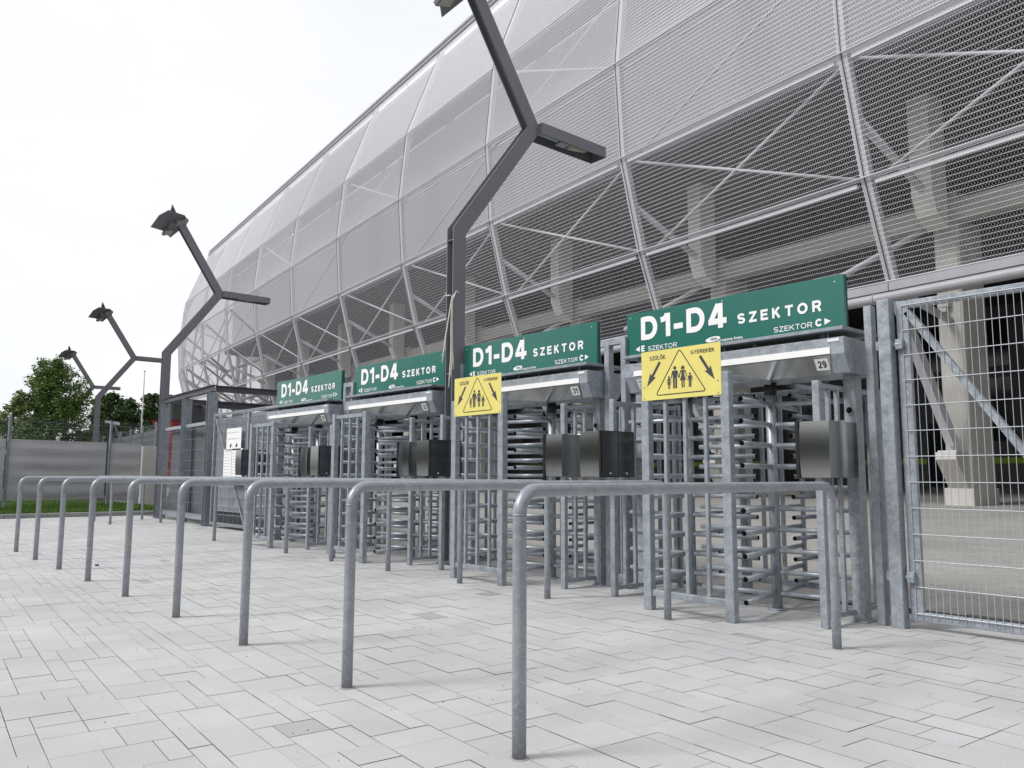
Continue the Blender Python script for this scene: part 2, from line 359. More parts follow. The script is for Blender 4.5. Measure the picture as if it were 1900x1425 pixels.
for i, yy in enumerate(ys):
    o = bpy.data.objects.new('queue_rail', hl); COL.objects.link(o); o.location = (x0+yy*math.sin(ra), yy*math.cos(ra), 0); o.rotation_euler = (0, 0, rb)
    tag(o, 'galvanised hoop rail, '+ordl[i], 'rail', 'galvanised hoop rails in a row')
for (x, yy, l) in ((5.446, 20.48, 'short galvanised hoop rail nearer to the steel portal'), (5.53, 22.2, 'short galvanised hoop rail farther away, before the grass kerb')):
    o = bpy.data.objects.new('queue_rail', hs); COL.objects.link(o); o.location = (x, yy, 0); tag(o, l, 'rail', 'short hoop rails by the portal')

# ------------------------------------------------------------------ turnstiles
TX = 6.53
PITCH = 2.85
def turnstile():
    root = empty('turnstile', (TX, 3.09, 0))
    # local: x = X-6.53, y = Y-3.09
    for yy in (.09, 2.33):
        b = MB(); b.box(-.06, .06, yy-.05, yy+.05, 0, 2.0); b.box(-.09, .09, yy-.08, yy+.08, 0, .012)
        p = b.build('post', 'galv', root, bevel=.004)
        b = MB(); b.tube([(-.061, yy, 1.705), (-.072, yy, 1.705)], .036, 18, capmi=0); b.tube([(-.07, yy, 1.705), (-.074, yy, 1.705)], .026, 16, mi=1)
        b.build('buzzer', ['galv', 'hollow_shade'], p)
    def frame(y0, sx):
        b = MB(); xo = sx*.54
        b.box(min(xo, xo+sx*-.05), max(xo, xo+sx*-.05), y0-.03, y0+.03, 0, 1.92)
        a, c = sorted((sx*.06, xo-sx*.05))
        b.box(a, c, y0-.02, y0+.02, 1.86, 1.90); b.box(a, c, y0-.02, y0+.02, .06, .10)
        for k in (.20, .345):
            b.box(sx*k-.0175, sx*k+.0175, y0-.0175, y0+.0175, .10, 1.86)
        b.box(sx*.455-.0175 if sx < 0 else sx*.455-.0175, sx*.455+.0175, y0-.0175, y0+.0175, .10, 1.86) if sx > 0 else None
        b.build('side_frame', 'galv', root, bevel=.003)
    for sx in (-1, 1): frame(.13, sx); frame(2.29, sx)
    for sx, nm in ((-1, 'guard_frame'), (1, 'guard_frame')):
        b = MB(); xg = sx*.85 if sx < 0 else .67
        ya, yb = .74, 1.58
        for yy in (ya, yb): b.box(xg-.035, xg+.035, yy-.042, yy+.042, 0, 2.02)
        b.box(xg-.02, xg+.02, ya+.042, yb-.042, 1.95, 2.0); b.box(xg-.02, xg+.02, ya+.042, yb-.042, .12, .175)
        for k in (.25, .5, .75):
            yy = ya+(yb-ya)*k; b.box(xg-.0175, xg+.0175, yy-.0175, yy+.0175, .175, 1.95)
        for yy in (ya, yb):
            a, c = sorted((xg-sx*.035, sx*.2)); b.box(a, c, yy-.02, yy+.02, 1.96, 2.0)
        b.build(nm, 'galv', root, bevel=.004)
    # comb bars on the rear guard
    for yy in (.80, 1.60):
        b = MB()
        for k in range(10):
            z = .235+.185*k; b.tube([(.64, yy, z), (.24, yy, z)], .02, 10, capmi=1)
        b.build('comb', ['galv_dull', 'hollow_shade'], root)
    # rotors
    for yy, zo, an in ((.85, .139, 11), (1.76, .235, 6)):
        r = MB(); r.tube([(0, yy, .012), (0, yy, 2.0)], .046, 20); r.tube([(0, yy, 0), (0, yy, .014)], .085, 20)
        rt = r.build('rotor', 'galv', root)
        b = MB(); b.tube([(0, yy, 1.89), (0, yy, 2.0)], .056, 18); b.build('collar', 'black', rt)
        for q in range(4):
            b = MB(); a = R_(an+90*q)
            for k in range(10):
                z = zo+.185*k
                if z > 1.9: continue
                p0 = (.04*math.cos(a), yy+.04*math.sin(a), z); p1 = (.70*math.cos(a), yy+.70*math.sin(a), z)
                b.tube([p0, p1], .0215, 12, capmi=1)
            b.build('wing', ['arm', 'hollow_shade'], rt)
    # drive housing: hexagonal profile
    prof = [(-.29, 2.155), (-.29, 2.29), (.29, 2.29), (.29, 2.155), (.21, 2.0), (-.21, 2.0)]
    b = MB(); b.prism([(p[0], p[1]) for p in prof], lambda u, v, t: (u, t, v), 0.0, 2.32)
    hs_ = b.build('housing', 'galv', root, bevel=.005)
    d = Vector((.08, 0, -.155)).normalized(); nrm = Vector((-.155, 0, -.08)).normalized()
    b = MB()   # stainless fascia on the slant
    A = Vector((-.29, 0, 2.155))+nrm*.004
    def sl(t, y, o=0): p = A+d*t+nrm*o; return (p.x, y, p.z)
    b.hexa([sl(.004, .12), sl(.172, .155), sl(.172, 2.165), sl(.004, 2.2), sl(.004, .12, .004), sl(.172, .155, .004), sl(.172, 2.165, .004), sl(.004, 2.2, .004)])
    b.build('fascia', 'steel', hs_)
    b = MB(); b.box(-.298, -.2905, .12, 2.2, 2.158, 2.212); b.build('light_strip', 'strip', hs_)
    b = MB(); b.box(-.2945, -.2905, .04, .14, 2.255, 2.28); b.build('maker_plate', 'plate', hs_)
    # rain shelf
    b = MB(); b.box(-.305, .30, 0, 2.33, 2.345, 2.375)
    for yy in (.25, .9, 1.5, 2.1): b.box(-.16, -.12, yy-.02, yy+.02, 2.29, 2.345)
    for yy in (.16, 1.16, 2.18): b.tube([(-.24, yy, 2.29), (-.24, yy, 2.345)], .006, 8)
    b.build('rain_shelf', 'galv_dull', root, bevel=.003)
    return root
T0 = turnstile()
turn = [T0]+[copy_tree(T0) for _ in range(3)]
tl = ['double galvanised turnstile numbered 29 and 30, beside the mesh gate', 'double galvanised turnstile numbered 31, between the lamp post and turnstile 30', 'double galvanised turnstile numbered 33, left of the tall lamp post', 'double galvanised turnstile numbered 35, at the far end beside the posted notices']
nums = [[(.10, '29'), (2.13, '30')], [(.10, '31')], [(.10, '33')], [(.10, '35')]]
for k, t in enumerate(turn):
    t.location = (TX, 3.09+PITCH*k, 0); tag(t, tl[k], 'turnstile', 'double turnstiles in the fence line')
    hou = [c for c in kids(t) if c.name.startswith('housing')][0]
    d = Vector((.08, 0, -.155)).normalized(); nrm = Vector((-.155, 0, -.08)).normalized(); A = Vector((-.29, 0, 2.155))+nrm*.0095
    for yc, s in nums[k]:
        yc = yc+.11 if yc < 1 else yc-.012
        def fn(u, v, o=0): p = A+d*(.165-v)+nrm*o; return (p.x, yc+.055-u, p.z)
        b = MB(); b.hexa([fn(0, .035), fn(.115, .035), fn(.115, .135), fn(0, .135), fn(0, .035, .002), fn(.115, .035, .002), fn(.115, .135, .002), fn(0, .135, .002)])
        pl = b.build('number_plate', 'plate', hou)
        b = MB(); put_spaced(b, s, .022, .093, .055, .118, lambda u, v, l=0: fn(u, v, .0032+l*.0001), .19, .12); b.build('number', 'ink', pl)

# ------------------------------------------------------------------ sector signs
SX, SY, SZ, SWd, SHt = 6.56, 5.625, 2.381, 2.41, .495
def sector_sign():
    root = empty('sector_sign', (SX, SY, SZ))
    P = lambda u, v, o=0: (-.03-o, -u, v)
    b = MB(); b.box(-.03, 0, -SWd, 0, 0, SHt); b.box(-.002, .03, -SWd+.0, -SWd+.04, 0, SHt, 1); b.box(-.002, .03, -.04, 0, 0, SHt, 1)
    b.build('panel', ['green', 'green_edge'], root, bevel=.003)
    for u, v in ((.05, .45), (1.2, .455), (2.33, .44)):
        b = MB(); b.tube([(-.03, -u, v), (-.0335, -u, v)], .006, 10); b.build('screw', 'plate', root)
    fn = lambda u, v, l=0: P(u, v, .003+l*.00012)
    def word(txt, u0, u1, v0, v1, t, gap, arrow=None, extra=None):
        b = MB(); put_spaced(b, txt, u0, u1, v0, v1, fn, t, gap); b.build('lettering', 'white', root)
    word('D1-D4', .19, 1.246, .197, .438, .205, .13)
    word('SZEKTOR', 1.363, 2.21, .205, .302, .20, .30)
    word('SZEKTOR', 1.74, 2.117, .074, .121, .12, .12); word('C', 2.14, 2.208, .073, .138, .22, 0)
    word('SZEKTOR', .285, .66, .074, .121, .12, .12); word('E', .193, .24, .076, .138, .22, 0)
    b = MB(); b.poly([fn(2.226, .078), fn(2.285, .106), fn(2.226, .136)]); b.build('arrow', 'white', root)
    b = MB(); b.poly([fn(.117, .106), fn(.174, .078), fn(.174, .136)]); b.build('arrow', 'white', root)
    b = MB()   # arena emblem: leaf-shaped bowl and the name
    def oval(cu, cv, a, c, rot=0, n=20): return [fn(cu+a*math.cos(2*math.pi*i/n)*math.cos(rot)-c*math.sin(2*math.pi*i/n)*math.sin(rot), cv+a*math.cos(2*math.pi*i/n)*math.sin(rot)+c*math.sin(2*math.pi*i/n)*math.cos(rot)) for i in range(n)]
    b.poly(oval(1.085, .096, .085, .026, .08))
    put_text(b, 'Groupama Aréna', 1.135, 1.415, .054, .094, fn, .01)
    e = b.build('arena_emblem', 'white', root)
    b = MB(); fn2 = lambda u, v: P(u, v, .0045)
    b.poly([fn2(1.045, .092), fn2(1.07, .108), fn2(1.12, .108), fn2(1.145, .094), fn2(1.1, .1), fn2(1.075, .098)])
    b.poly([fn2(1.06, .082), fn2(1.085, .094), fn2(1.125, .09), fn2(1.14, .082), fn2(1.1, .087)])
    b.build('emblem_swoosh', 'green', e)
    return root
S0 = sector_sign(); signs = [S0]+[copy_tree(S0) for _ in range(3)]
sl_ = ['large green D1-D4 SZEKTOR sign above turnstile 29', 'green D1-D4 SZEKTOR sign above turnstile 31, right of the lamp post', 'green D1-D4 SZEKTOR sign above turnstile 33, partly behind the lamp post', 'smallest green D1-D4 SZEKTOR sign, above the far turnstile 35']
for k, s in enumerate(signs): s.location = (SX, SY+PITCH*k, SZ); tag(s, sl_[k], 'sign', 'green sector signs above the turnstiles')

# ------------------------------------------------------------------ yellow family signs
def family_sign():
    root = empty('family_sign', (5.645, 4.694, 1.829))
    P = lambda u, v, o=0: (-.004-o, -u, v)
    b = MB(); b.box(-.004, 0, -.842, 0, 0, .441); b.build('panel', 'yellow', root, bevel=.001)
    for u, v in ((.03, .12), (.03, .02), (.812, .12), (.812, .02)):
        b = MB(); b.tube([(-.004, -u, v), (-.0075, -u, v)], .006, 10); b.build('screw', 'galv_dull', root)
    fn = lambda u, v, l=0: P(u, v, .0015+l*.0001)
    b = MB(); put_spaced(b, 'SZÜLŐK', .095, .272, .358, .394, fn, .16, .14); b.build('lettering', 'ink2', root)
    b = MB(); put_spaced(b, 'GYEREKEK', .541, .784, .368, .400, fn, .16, .14); b.build('lettering', 'ink2', root)
    b = MB()
    def strip(pts, w, closed=True):
        n = len(pts)
        for i in range(n if closed else n-1):
            p = Vector(pts[i]); q = Vector(pts[(i+1) % n]); d = (q-p).normalized(); m = Vector((-d.y, d.x))*w/2; e = d*w*.25
            b.poly([fn(*(p-m-e)), fn(*(q-m+e)), fn(*(q+m+e)), fn(*(p+m-e))])
    tri = [Vector((.424, .43)), Vector((.16, .04)), Vector((.692, .043))]; pts = []
    for i in range(3):
        p = tri[i]; a = tri[i-1]; c = tri[(i+1) % 3]; r = .035
        A_ = p+(a-p).normalized()*r; B_ = p+(c-p).normalized()*r
        for t in (0, .25, .5, .75, 1): pts.append(((1-t)**2*A_+2*t*(1-t)*p+t*t*B_).to_tuple())
    strip(pts, .0085); b.build('warning_triangle', 'ink', root)
    b = MB()
    def arrow(p, q, w=.026, hw=.075, hl_=.11):
        p = Vector(p); q = Vector(q); d = (q-p).normalized(); m = Vector((-d.y, d.x)); k = q-d*hl_
        b.poly([fn(*(p+m*w/2)), fn(*(p-m*w/2)), fn(*(k-m*w/2)), fn(*(k-m*hw/2-d*.012)), fn(*q), fn(*(k+m*hw/2-d*.012)), fn(*(k+m*w/2))])
    arrow((.21, .335), (.061, .125)); b.build('arrow', 'ink2', root); b = MB(); arrow((.637, .343), (.779, .131)); b.build('arrow', 'ink2', root)
    b = MB()
    def disc(u, v, r): b.poly([fn(u+r*math.cos(2*math.pi*i/16), v+r*math.sin(2*math.pi*i/16)) for i in range(16)])
    def lim(p, q, w0, w1):
        p = Vector(p); q = Vector(q); d = (q-p).normalized(); m = Vector((-d.y, d.x)); b.poly([fn(*(p-m*w0/2)), fn(*(q-m*w1/2)), fn(*(q+m*w1/2)), fn(*(p+m*w0/2))])
    def person(u, v, h, skirt, hand=0):
        r = .062*h*1.35
        disc(u, v+h-r, r)
        if skirt:
            for k in range(2): disc(u+(-1 if k else 1)*r*.75, v+h-r*1.5, r*.5)
            b.poly([fn(u-.10*h, v+.80*h), fn(u-.07*h, v+.60*h), fn(u-.17*h, v+.33*h), fn(u+.17*h, v+.33*h), fn(u+.07*h, v+.60*h), fn(u+.10*h, v+.80*h)])
            for s in (-1, 1): b.poly([fn(u+s*.02*h, v), fn(u+s*.085*h, v), fn(u+s*.085*h, v+.33*h), fn(u+s*.02*h, v+.33*h)])
        else:
            b.poly([fn(u-.13*h, v+.80*h), fn(u-.115*h, v+.46*h), fn(u+.115*h, v+.46*h), fn(u+.13*h, v+.80*h)])
            for s in (-1, 1): b.poly([fn(u+s*.015*h, v), fn(u+s*.105*h, v), fn(u+s*.115*h, v+.46*h), fn(u+s*.015*h, v+.46*h)])
        for s in (-1, 1): lim((u+s*.115*h, v+.79*h), (u+s*.215*h, v+.46*h), .05*h, .045*h)
    person(.372, .088, .195, False); person(.457, .090, .19, True); person(.308, .088, .112, True); person(.531, .088, .125, False)
    b.build('family_pictogram', 'ink2', root)
    return root
F0 = family_sign(); tag(F0, 'yellow SZÜLŐK GYEREKEK family sign on the guard of turnstile 29 and 30', 'sign', 'yellow family signs')
F1 = copy_tree(F0); F1.location = (5.645, 7.50, 1.836); tag(F1, 'yellow SZÜLŐK GYEREKEK family sign right of the tall lamp post', 'sign', 'yellow family signs')

# ------------------------------------------------------------------ stainless reader boxes
def reader(side):
    root = empty('reader_box', (0, 0, 0))       # side -1: front plate faces -Y
    b = MB(); y0, y1 = (0, .25) if side > 0 else (.03, .28); xa, xb, za, zb, N = (-.575 if side > 0 else -.735), (-.12 if side > 0 else -.25), 1.152, 1.595, 12
    def ring(v, bul=.010): q = bul*(1-(2*v-1)**2); z = za+(zb-za)*v; return [(xa-q, y0-q*.25, z), (xb, y0-q*.25, z), (xb, y1, z), (xa-q, y1, z)]
    for e in range(4):
        n0 = len(b.v)
        for j in range(N+1): rr = ring(j/N); b.v += [rr[e], rr[(e+1) % 4]]
        for j in range(N): b.f.append((n0+2*j, n0+2*j+1, n0+2*j+3, n0+2*j+2)); b.sm.append(True); b.mi.append(0)
    b.poly(ring(0)[::-1]); b.poly(ring(1)); b.build('case', 'steel', root)
    b = MB()
    if side > 0: b.box(-.59, -.12, .2505, .28, 1.147, 1.60)
    else: b.box(-.75, -.25, 0, .022, 1.147, 1.60)
    p = b.build('front_plate', 'black', root, bevel=.002)
    if side < 0:
        b = MB()
        pass
        for xa, xb in ((-.735, -.50), (-.495, -.26)):
            b = MB(); b.box(xa, xb, -.005, -.0005, 1.155, 1.592); dr = b.build('door', 'steel_dark', root, bevel=.002)
            b = MB(); b.tube([((xa+xb)/2, -.004, 1.185), ((xa+xb)/2, -.012, 1.185)], .009, 12); b.build('lock', 'strip', dr)
    b = MB(); b.box(-.42, -.38, (y0+y1)/2-.02, (y0+y1)/2+.02, 1.08, 1.152); b.build('bracket', 'galv_dull', root); b = MB(); b.tube([(-.26, y0+.1, 1.152), (-.26, y0+.1, 1.06), (-.14, y0+.1, 1.02), (-.09, y0+.12, 1.02)], .012, 8); b.build('conduit', 'galv_dull', root)
    return root
ra0 = reader(1); rb0 = reader(-1)
for k in range(4):
    nm = ['29', '31', '33', '35'][k]
    o = ra0 if k == 0 else copy_tree(ra0); o.location = (TX, 3.10+PITCH*k+(.09 if k else 0), 0)
    tag(o, ['plain stainless reader box at turnstile 29 beside the gate posts', 'stainless reader box on the right frame of turnstile 31', 'stainless reader box on the right frame of turnstile 33, left of the lamp post', 'stainless reader box on the right frame of the far turnstile 35'][k], 'card reader', 'stainless reader boxes')
    o = rb0 if k == 0 else copy_tree(rb0); o.location = (TX, 5.335+PITCH*k, 0)
    tag(o, ['two door reader box on the left frame of turnstile 30', 'two door reader box on the left frame of turnstile 31, behind the yellow sign post', 'two door reader box on the left frame of turnstile 33', 'two door reader box next to the white notices'][k], 'card reader', 'stainless reader boxes')

# infill frames between turnstiles
def infill():
    b = MB()
    for yy in (0, .235): b.box(-.04, .04, yy-.035, yy+.035, 0, 2.64)
    b.box(-.04, .04, .035, .20, 2.57, 2.64)
    for z in (.1, 1.9): b.box(-.02, .02, .035, .20, z, z+.04)
    for yy in (.08, .155): b.box(-.012, .012, yy-.012, yy+.012, .14, 1.9)
    return b.mesh('infill_frame', 'galv')
im = infill()
for k, l in enumerate(['galvanised infill frame between turnstiles 30 and 31', 'galvanised infill frame behind the tall lamp post', 'galvanised infill frame between the two farthest turnstiles']):
    o = bpy.data.objects.new('infill_frame', im); COL.objects.link(o); o.location = (TX, 5.655+PITCH*k, 0); tag(o, l, 'fence frame', 'infill frames between turnstiles')
    bv = o.modifiers.new('edge', 'BEVEL'); bv.width = .004; bv.segments = 1; bv.limit_method = 'ANGLE'

# ------------------------------------------------------------------ gate at the right
def wires(mb, org, du, L, z0, z1, nv, dz, rv=.0026, rh=.003, hz0=None, off=.006):
    """double-rod mat: vertical wires at spacing nv, twin horizontal wires every dz"""
    org = Vector(org); du = Vector(du).normalized(); n = Vector((-du.y, du.x, 0))
    k = 0
    while k*nv <= L+1e-6:
        p = org+du*k*nv; mb.tube([(p.x, p.y, z0), (p.x, p.y, z1)], rv, 5, False); k += 1
    z = hz0 if hz0 is not None else z0
    while z <= z1+1e-6:
        for s in (-1, 1):
            a = org+n*off*s; c = a+du*L; mb.tube([(a.x, a.y, z), (c.x, c.y, z)], rh, 5, False)
        z += dz
for (x, yy, w, dd, h, l) in ((6.51, 3.0, .032, .042, 2.555, 'slim galvanised square post between turnstile 29 and the thick gate post'), (6.49, 2.86, .05, .05, 2.58, 'thick galvanised gate post carrying the hinges')):
    b = MB(); b.box(x-dd, x+dd, yy-w, yy+w, 0, h)
    tag(b.build('gate_post', 'galv', bevel=.005), l, 'post', 'posts beside the mesh gate')
gate = tag(empty('mesh_gate', (6.55, 2.79, 0)), 'tall galvanised mesh gate with a diagonal brace at the right edge', 'gate')
GL = 3.2
b = MB(); b.box(-.03, .03, -.09, 0, .06, 2.56); b.box(-.03, .03, -GL, -.09, 2.50, 2.56); b.box(-.03, .03, -GL, -.09, .06, .13); b.box(-.03, .03, -GL-.06, -GL, .06, 2.56); b.build('frame', 'galv', gate, bevel=.004)
b = MB(); b.bar((.0, -.08, 2.47), (.0, -1.66, .12), .05, .06, (1, 0, 0)); b.build('brace', 'galv', gate)
b = MB(); wires(b, (-.038, -.045, 0), (0, -1, 0), GL-.03, .09, 2.53, .05, .2, hz0=.12); b.build('wire_mesh', 'wire', gate)
for z in (.39, 2.21):
    b = MB(); b.tube([(-.055, .16, z), (-.055, -.05, z)], .011, 10); b.box(-.085, -.062, .10, .15, z-.035, z+.035); b.tube([(-.055, .02, z), (-.055, -.05, z)], .022, 12); b.box(-.075, -.031, -.055, .0, z-.04, z+.04)
    b.build('hinge', 'galv', gate, bevel=.002)

# ------------------------------------------------------------------ lamp posts
def lamp():
    root = empty('lamp_post', (0, 0, 0))
    w = .105; K = (0, 4.47); J = (1.38, 6.33); Tp = (.13, 8.26)
    def outline(path, w, start=None):
        L_, R2 = [], []
        for i, p in enumerate(path):
            p = Vector(p)
            if i == 0: d0 = d1 = (Vector(path[1])-p).normalized()
            elif i == len(path)-1: d0 = d1 = (p-Vector(path[i-1])).normalized()
            else: d0 = (p-Vector(path[i-1])).normalized(); d1 = (Vector(path[i+1])-p).normalized()
            n0 = Vector((-d0.y, d0.x)); n1 = Vector((-d1.y, d1.x)); m = (n0+n1).normalized(); k = w/m.dot(n0)
            L_.append((p+m*k).to_tuple()); R2.append((p-m*k).to_tuple())
        return L_, R2
    L_, R2 = outline([(0, 0), K, J, Tp], w)
    b = MB()
    for y0, y1 in ((-.075, -.061), (.061, .075)):
        for i in range(3): b.prism([L_[i], R2[i], R2[i+1], L_[i+1]], lambda u, v, t: (u, t, v), y0, y1)
    A, B_ = outline([(0, 0), K, J, Tp], .03)
    for i in range(3): b.prism([A[i], B_[i], B_[i+1], A[i+1]], lambda u, v, t: (u, t, v), -.0605, .0605)
    for z in (.02, 2.5, 4.33): b.box(-.10, .10, -.0607, .0607, z, z+.012)
    b.build('post', 'paint', root)
    b = MB(); x0_, x1_ = 1.45, 2.86; zt, zb = 6.42, 6.245
    for y0, y1 in ((-.165, -.157), (.157, .165)): b.box(x0_, x1_, y0, y1, zb, zt)
    b.box(x0_, x1_, -.1568, .1568, zt-.01, zt); b.box(x1_-.008, x1_-.0002, -.1568, .1568, zb, zt-.0102); b.box(x0_, x0_+.01, -.1568, .1568, zb, zt-.0102); b.box(x0_+.45, x0_+.458, -.1568, -.06, zb+.02, zt-.0102)
    b.build('arm', 'paint', root)
    b = MB(); b.box(x0_+.05, x0_+.62, -.04, .04, zb+.06, zb+.13); b.box(x0_+.5, x0_+.70, -.08, .08, zb+.03, zb+.155)
    lg = b.build('luminaire', 'galv_dull', root, bevel=.006)
    b = MB(); P = [(x0_+.66+.035*i, 0, zb+.08-.0*i) for i in range(12)]
    b.tube([(x0_+.70, 0, zb+.085), (x0_+.78, 0, zb+.075), (x0_+.92, 0, zb+.075), (x0_+1.06, 0, zb+.085), (x0_+1.14, 0, zb+.10)], .085, 14, r1=.03); b.build('lamp_glass', 'lampglass', lg)
    # head plate: gull-winged folded sheet
    T_ = Vector((-.06, 0, 8.13)); e1 = Vector((.95, 0, .29)).normalized(); e2 = Vector((0, .89, -.455)).normalized(); e3 = e1.cross(e2).normalized()
    def PP(u, v, t): return T_+e1*u+e2*v+e3*t
    b = MB(); b.prism([(-.539, .082), (-.108, .309), (.188, .647), (.36, .326), (.49, -.022), (.287, -.303), (-.261, -.594), (-.458, -.398)], PP, 0, .016)
    b.prism([(-.10, -.10), (.12, -.10), (.12, .12), (-.10, .12)], PP, -.10, -.001)
    b.build('head_plate', 'paint', root)
    for cu, cv, su, sv in ((.24, -.07, .17, .12), (-.02, .28, .13, .13)):
        b = MB(); b.prism([(cu-su, cv-sv), (cu+su, cv-sv), (cu+su, cv+sv), (cu-su, cv+sv)], PP, -.09, -.002)
        fl = b.build('floodlight', 'paint', root, bevel=.012)
        b = MB(); b.prism([(cu-su*.8, cv-sv*.75), (cu+su*.8, cv-sv*.75), (cu+su*.8, cv+sv*.75), (cu-su*.8, cv+sv*.75)], PP, -.105, -.0905); b.build('lens', 'lampglass', fl)
    hx, hz = T_.x+.03, T_.z+.05
    b = MB(); b.tube([(hx, 0, hz-.02), (hx, 0, hz+.16)], .06, 10, r1=.075); b.tube([(hx, 0, hz+.16), (hx+.01, 0, hz+.26)], .10, 8, r1=.09); b.tube([(hx+.01, 0, hz+.26), (hx-.02, .02, hz+.50)], .09, 8, r1=.015)
    b.tube([(hx-.04, 0, hz+.12), (hx-.24, .05, hz+.10)], .05, 8, r1=.03)
    b.build('horn_speaker', 'black', root, bevel=.004)
    return root
lp = lamp(); lamps = [lp]+[copy_tree(lp) for _ in range(4)]
lpos = [(6.47, 8.60), (7.25, 22.8), (9.35, 38.1), (11.2, 52.5), (12.6, 66)]
ll = ['tall dark grey Y-shaped lamp post standing between turnstiles 31 and 33', 'dark grey Y-shaped lamp post behind the steel portal, whole against the sky', 'dark grey Y-shaped lamp post rising right beside the bushy tree', 'dark grey Y-shaped lamp post mostly hidden behind the bushy tree', 'farthest Y-shaped lamp post, only its head left of the bushy tree']
for o, p, l in zip(lamps, lpos, ll): o.location = (p[0], p[1], 0); tag(o, l, 'lamp post', 'Y-shaped lamp posts along the fence')
b = MB()
for pts in ([(-.12, -.085, 3.55), (-.16, -.10, 3.4), (-.24, -.10, 2.95), (-.30, -.12, 2.62)], [(-.12, -.085, 3.55), (-.13, -.10, 3.2), (-.12, -.10, 2.85), (-.10, -.105, 2.55)], [(-.08, -.085, 3.58), (-.125, -.09, 3.5), (-.14, -.10, 3.1), (-.15, -.105, 2.7), (-.18, -.11, 2.3)],
            [(.0, -.082, 3.6), (-.06, -.09, 3.62), (-.125, -.095, 3.48), (-.135, -.1, 3.2)], [(-.125, -.05, 3.56), (-.126, .05, 3.57)], [(-.13, -.09, 3.5), (-.15, -.1, 3.05), (-.12, -.1, 2.7), (-.14, -.1, 2.45)]):
    P = []
    for i in range(len(pts)-1):
        for t in (0, .33, .66): P.append(tuple(Vector(pts[i]).lerp(Vector(pts[i+1]), t)))
    P.append(pts[-1]); b.tube(P, .0085, 6)
tag(b.build('rope', 'rope', loc=(6.47, 8.6, 0)), 'pale rope tied round the nearest lamp post with loose ends hanging', 'rope')

# ------------------------------------------------------------------ stadium
ANG = .121; BAY = 8.5625
st = tag(empty('stadium', (19.595, 9.47, 0), -ANG), 'huge round stadium wrapped in silver expanded metal mesh on curved ribs', 'stadium')
RING = [(6.345, 1.77), (8.99, .805), (12.19, 0), (15.59, -.226), (19.23, .135), (24.5, 2.12)]
IA, IB = -2, 16
pos = {0: Vector((0, 0))}; head = {}
for i in range(IA, IB+2): head[i] = 0 if i < 9 else R_(10+12*(i-9))
for i in range(0, IB+1): pos[i+1] = pos[i]+BAY*Vector((math.sin(head[i]), math.cos(head[i])))
for i in range(0, IA-1, -1): pos[i-1] = pos[i]-BAY*Vector((math.sin(head[i-1]) if i-1 in head else 0, 1))
def rib_pt(i, k, din=0., dz=0.):
    z, off = RING[k] if isinstance(k, int) else k
    h = (head.get(i, head[IB])+head.get(i-1, 0))/2 if i > 9 else (head[9]/2 if i == 9 else 0)
    n = Vector((math.cos(h), -math.sin(h))); p = pos[i]+n*((off+din)/math.cos((head.get(i, 0)-head.get(i-1, 0))/2) if i >= 9 else (off+din))
    return Vector((p.x, p.y, z+dz))
def panel(i, k, cw=.075, ch=.135, t=.030):
    kf = ((.34, .42, .80, .95, 1.08) if i < 9 else (1.0, 1.0, 1.2, 1.6, 1.9))[k]; t *= kf
    a, b_, c, d = rib_pt(i, k), rib_pt(i+1, k), rib_pt(i, k+1), rib_pt(i+1, k+1)
    up = ((c+d)/2-(a+b_)/2); hgt = up.length; up.normalize(); al = (b_-a).normalized(); nrm = al.cross(up).normalized()  # outward? fixed below
    if nrm.x*math.cos(0)+0 > 0 and i < 12: nrm = -nrm
    L = ((a+c)/2-(b_+d)/2).length
    nu = max(2, round(L/cw)); nv = max(2, round(hgt/ch)); g0, g1 = .012/L*4, .02/hgt
    def pt(u, v):
        u = g0+(1-2*g0)*u; v = g1+(1-2*g1)*v
        return (a*(1-u)+b_*u)*(1-v)+(c*(1-u)+d*u)*v
    tv = MESH_TILT[0]*t*nrm+MESH_TILT[1]*t*up
    mb = MB()
    for j in range(nv):
        for q in range(nu):
            # one diamond: lower node, left, upper, right - strands as tilted ribbons
            l = pt(q/nu, (j+.5)/nv); r = pt((q+1)/nu, (j+.5)/nv); lo = pt((q+.5)/nu, j/nv); hi = pt((q+.5)/nu, (j+1)/nv)
            n0 = len(mb.v)
            for p in (l, lo, r, hi): mb.v.append(tuple(p)); mb.v.append(tuple(p+tv))
            for e0, e1 in ((0, 1), (1, 2), (2, 3), (3, 0)):
                mb.f.append((n0+2*e0, n0+2*e1, n0+2*e1+1, n0+2*e0+1)); mb.sm.append(False); mb.mi.append(0)
    tr = (.12*nrm+.99*up)*.021*kf
    for j in range(nv):
        v = (j+.5)/nv; p, q = pt(0, v), pt(1, v); n0 = len(mb.v)
        mb.v += [tuple(p+nrm*.004), tuple(q+nrm*.004), tuple(q+tr), tuple(p+tr)]; mb.f.append((n0, n0+1, n0+2, n0+3)); mb.sm.append(False); mb.mi.append(0)
    return mb
MESH_TILT = (.15, .85)
shared = {}
for k in range(5):
    for i in range(IA+1, IB):
        if -2 < i < 9:
            if k not in shared: shared[k] = panel(0, k).mesh('mesh_panel', 'mesh')
            o = bpy.data.objects.new('mesh_panel', shared[k]); COL.objects.link(o); o.location = (0, BAY*i, 0)
        else: o = panel(i, k, .16, .18, .03).build('mesh_panel', 'mesh')
        o.parent = st
for i in range(IA+1, IB+1):
    b = MB(); j = MB()
    for k in range(5):
        p, q = rib_pt(i, k, .16), rib_pt(i, k+1, .16); b.bar(p, q, .28, .2, (1, 0, 0))
        p, q = rib_pt(i, k, .015), rib_pt(i, k+1, .015); j.bar(p, q, .02, .02, (1, 0, 0))
    r = b.build('rib', 'rib', st); j.build('joint_strip', 'dark_joint', r)
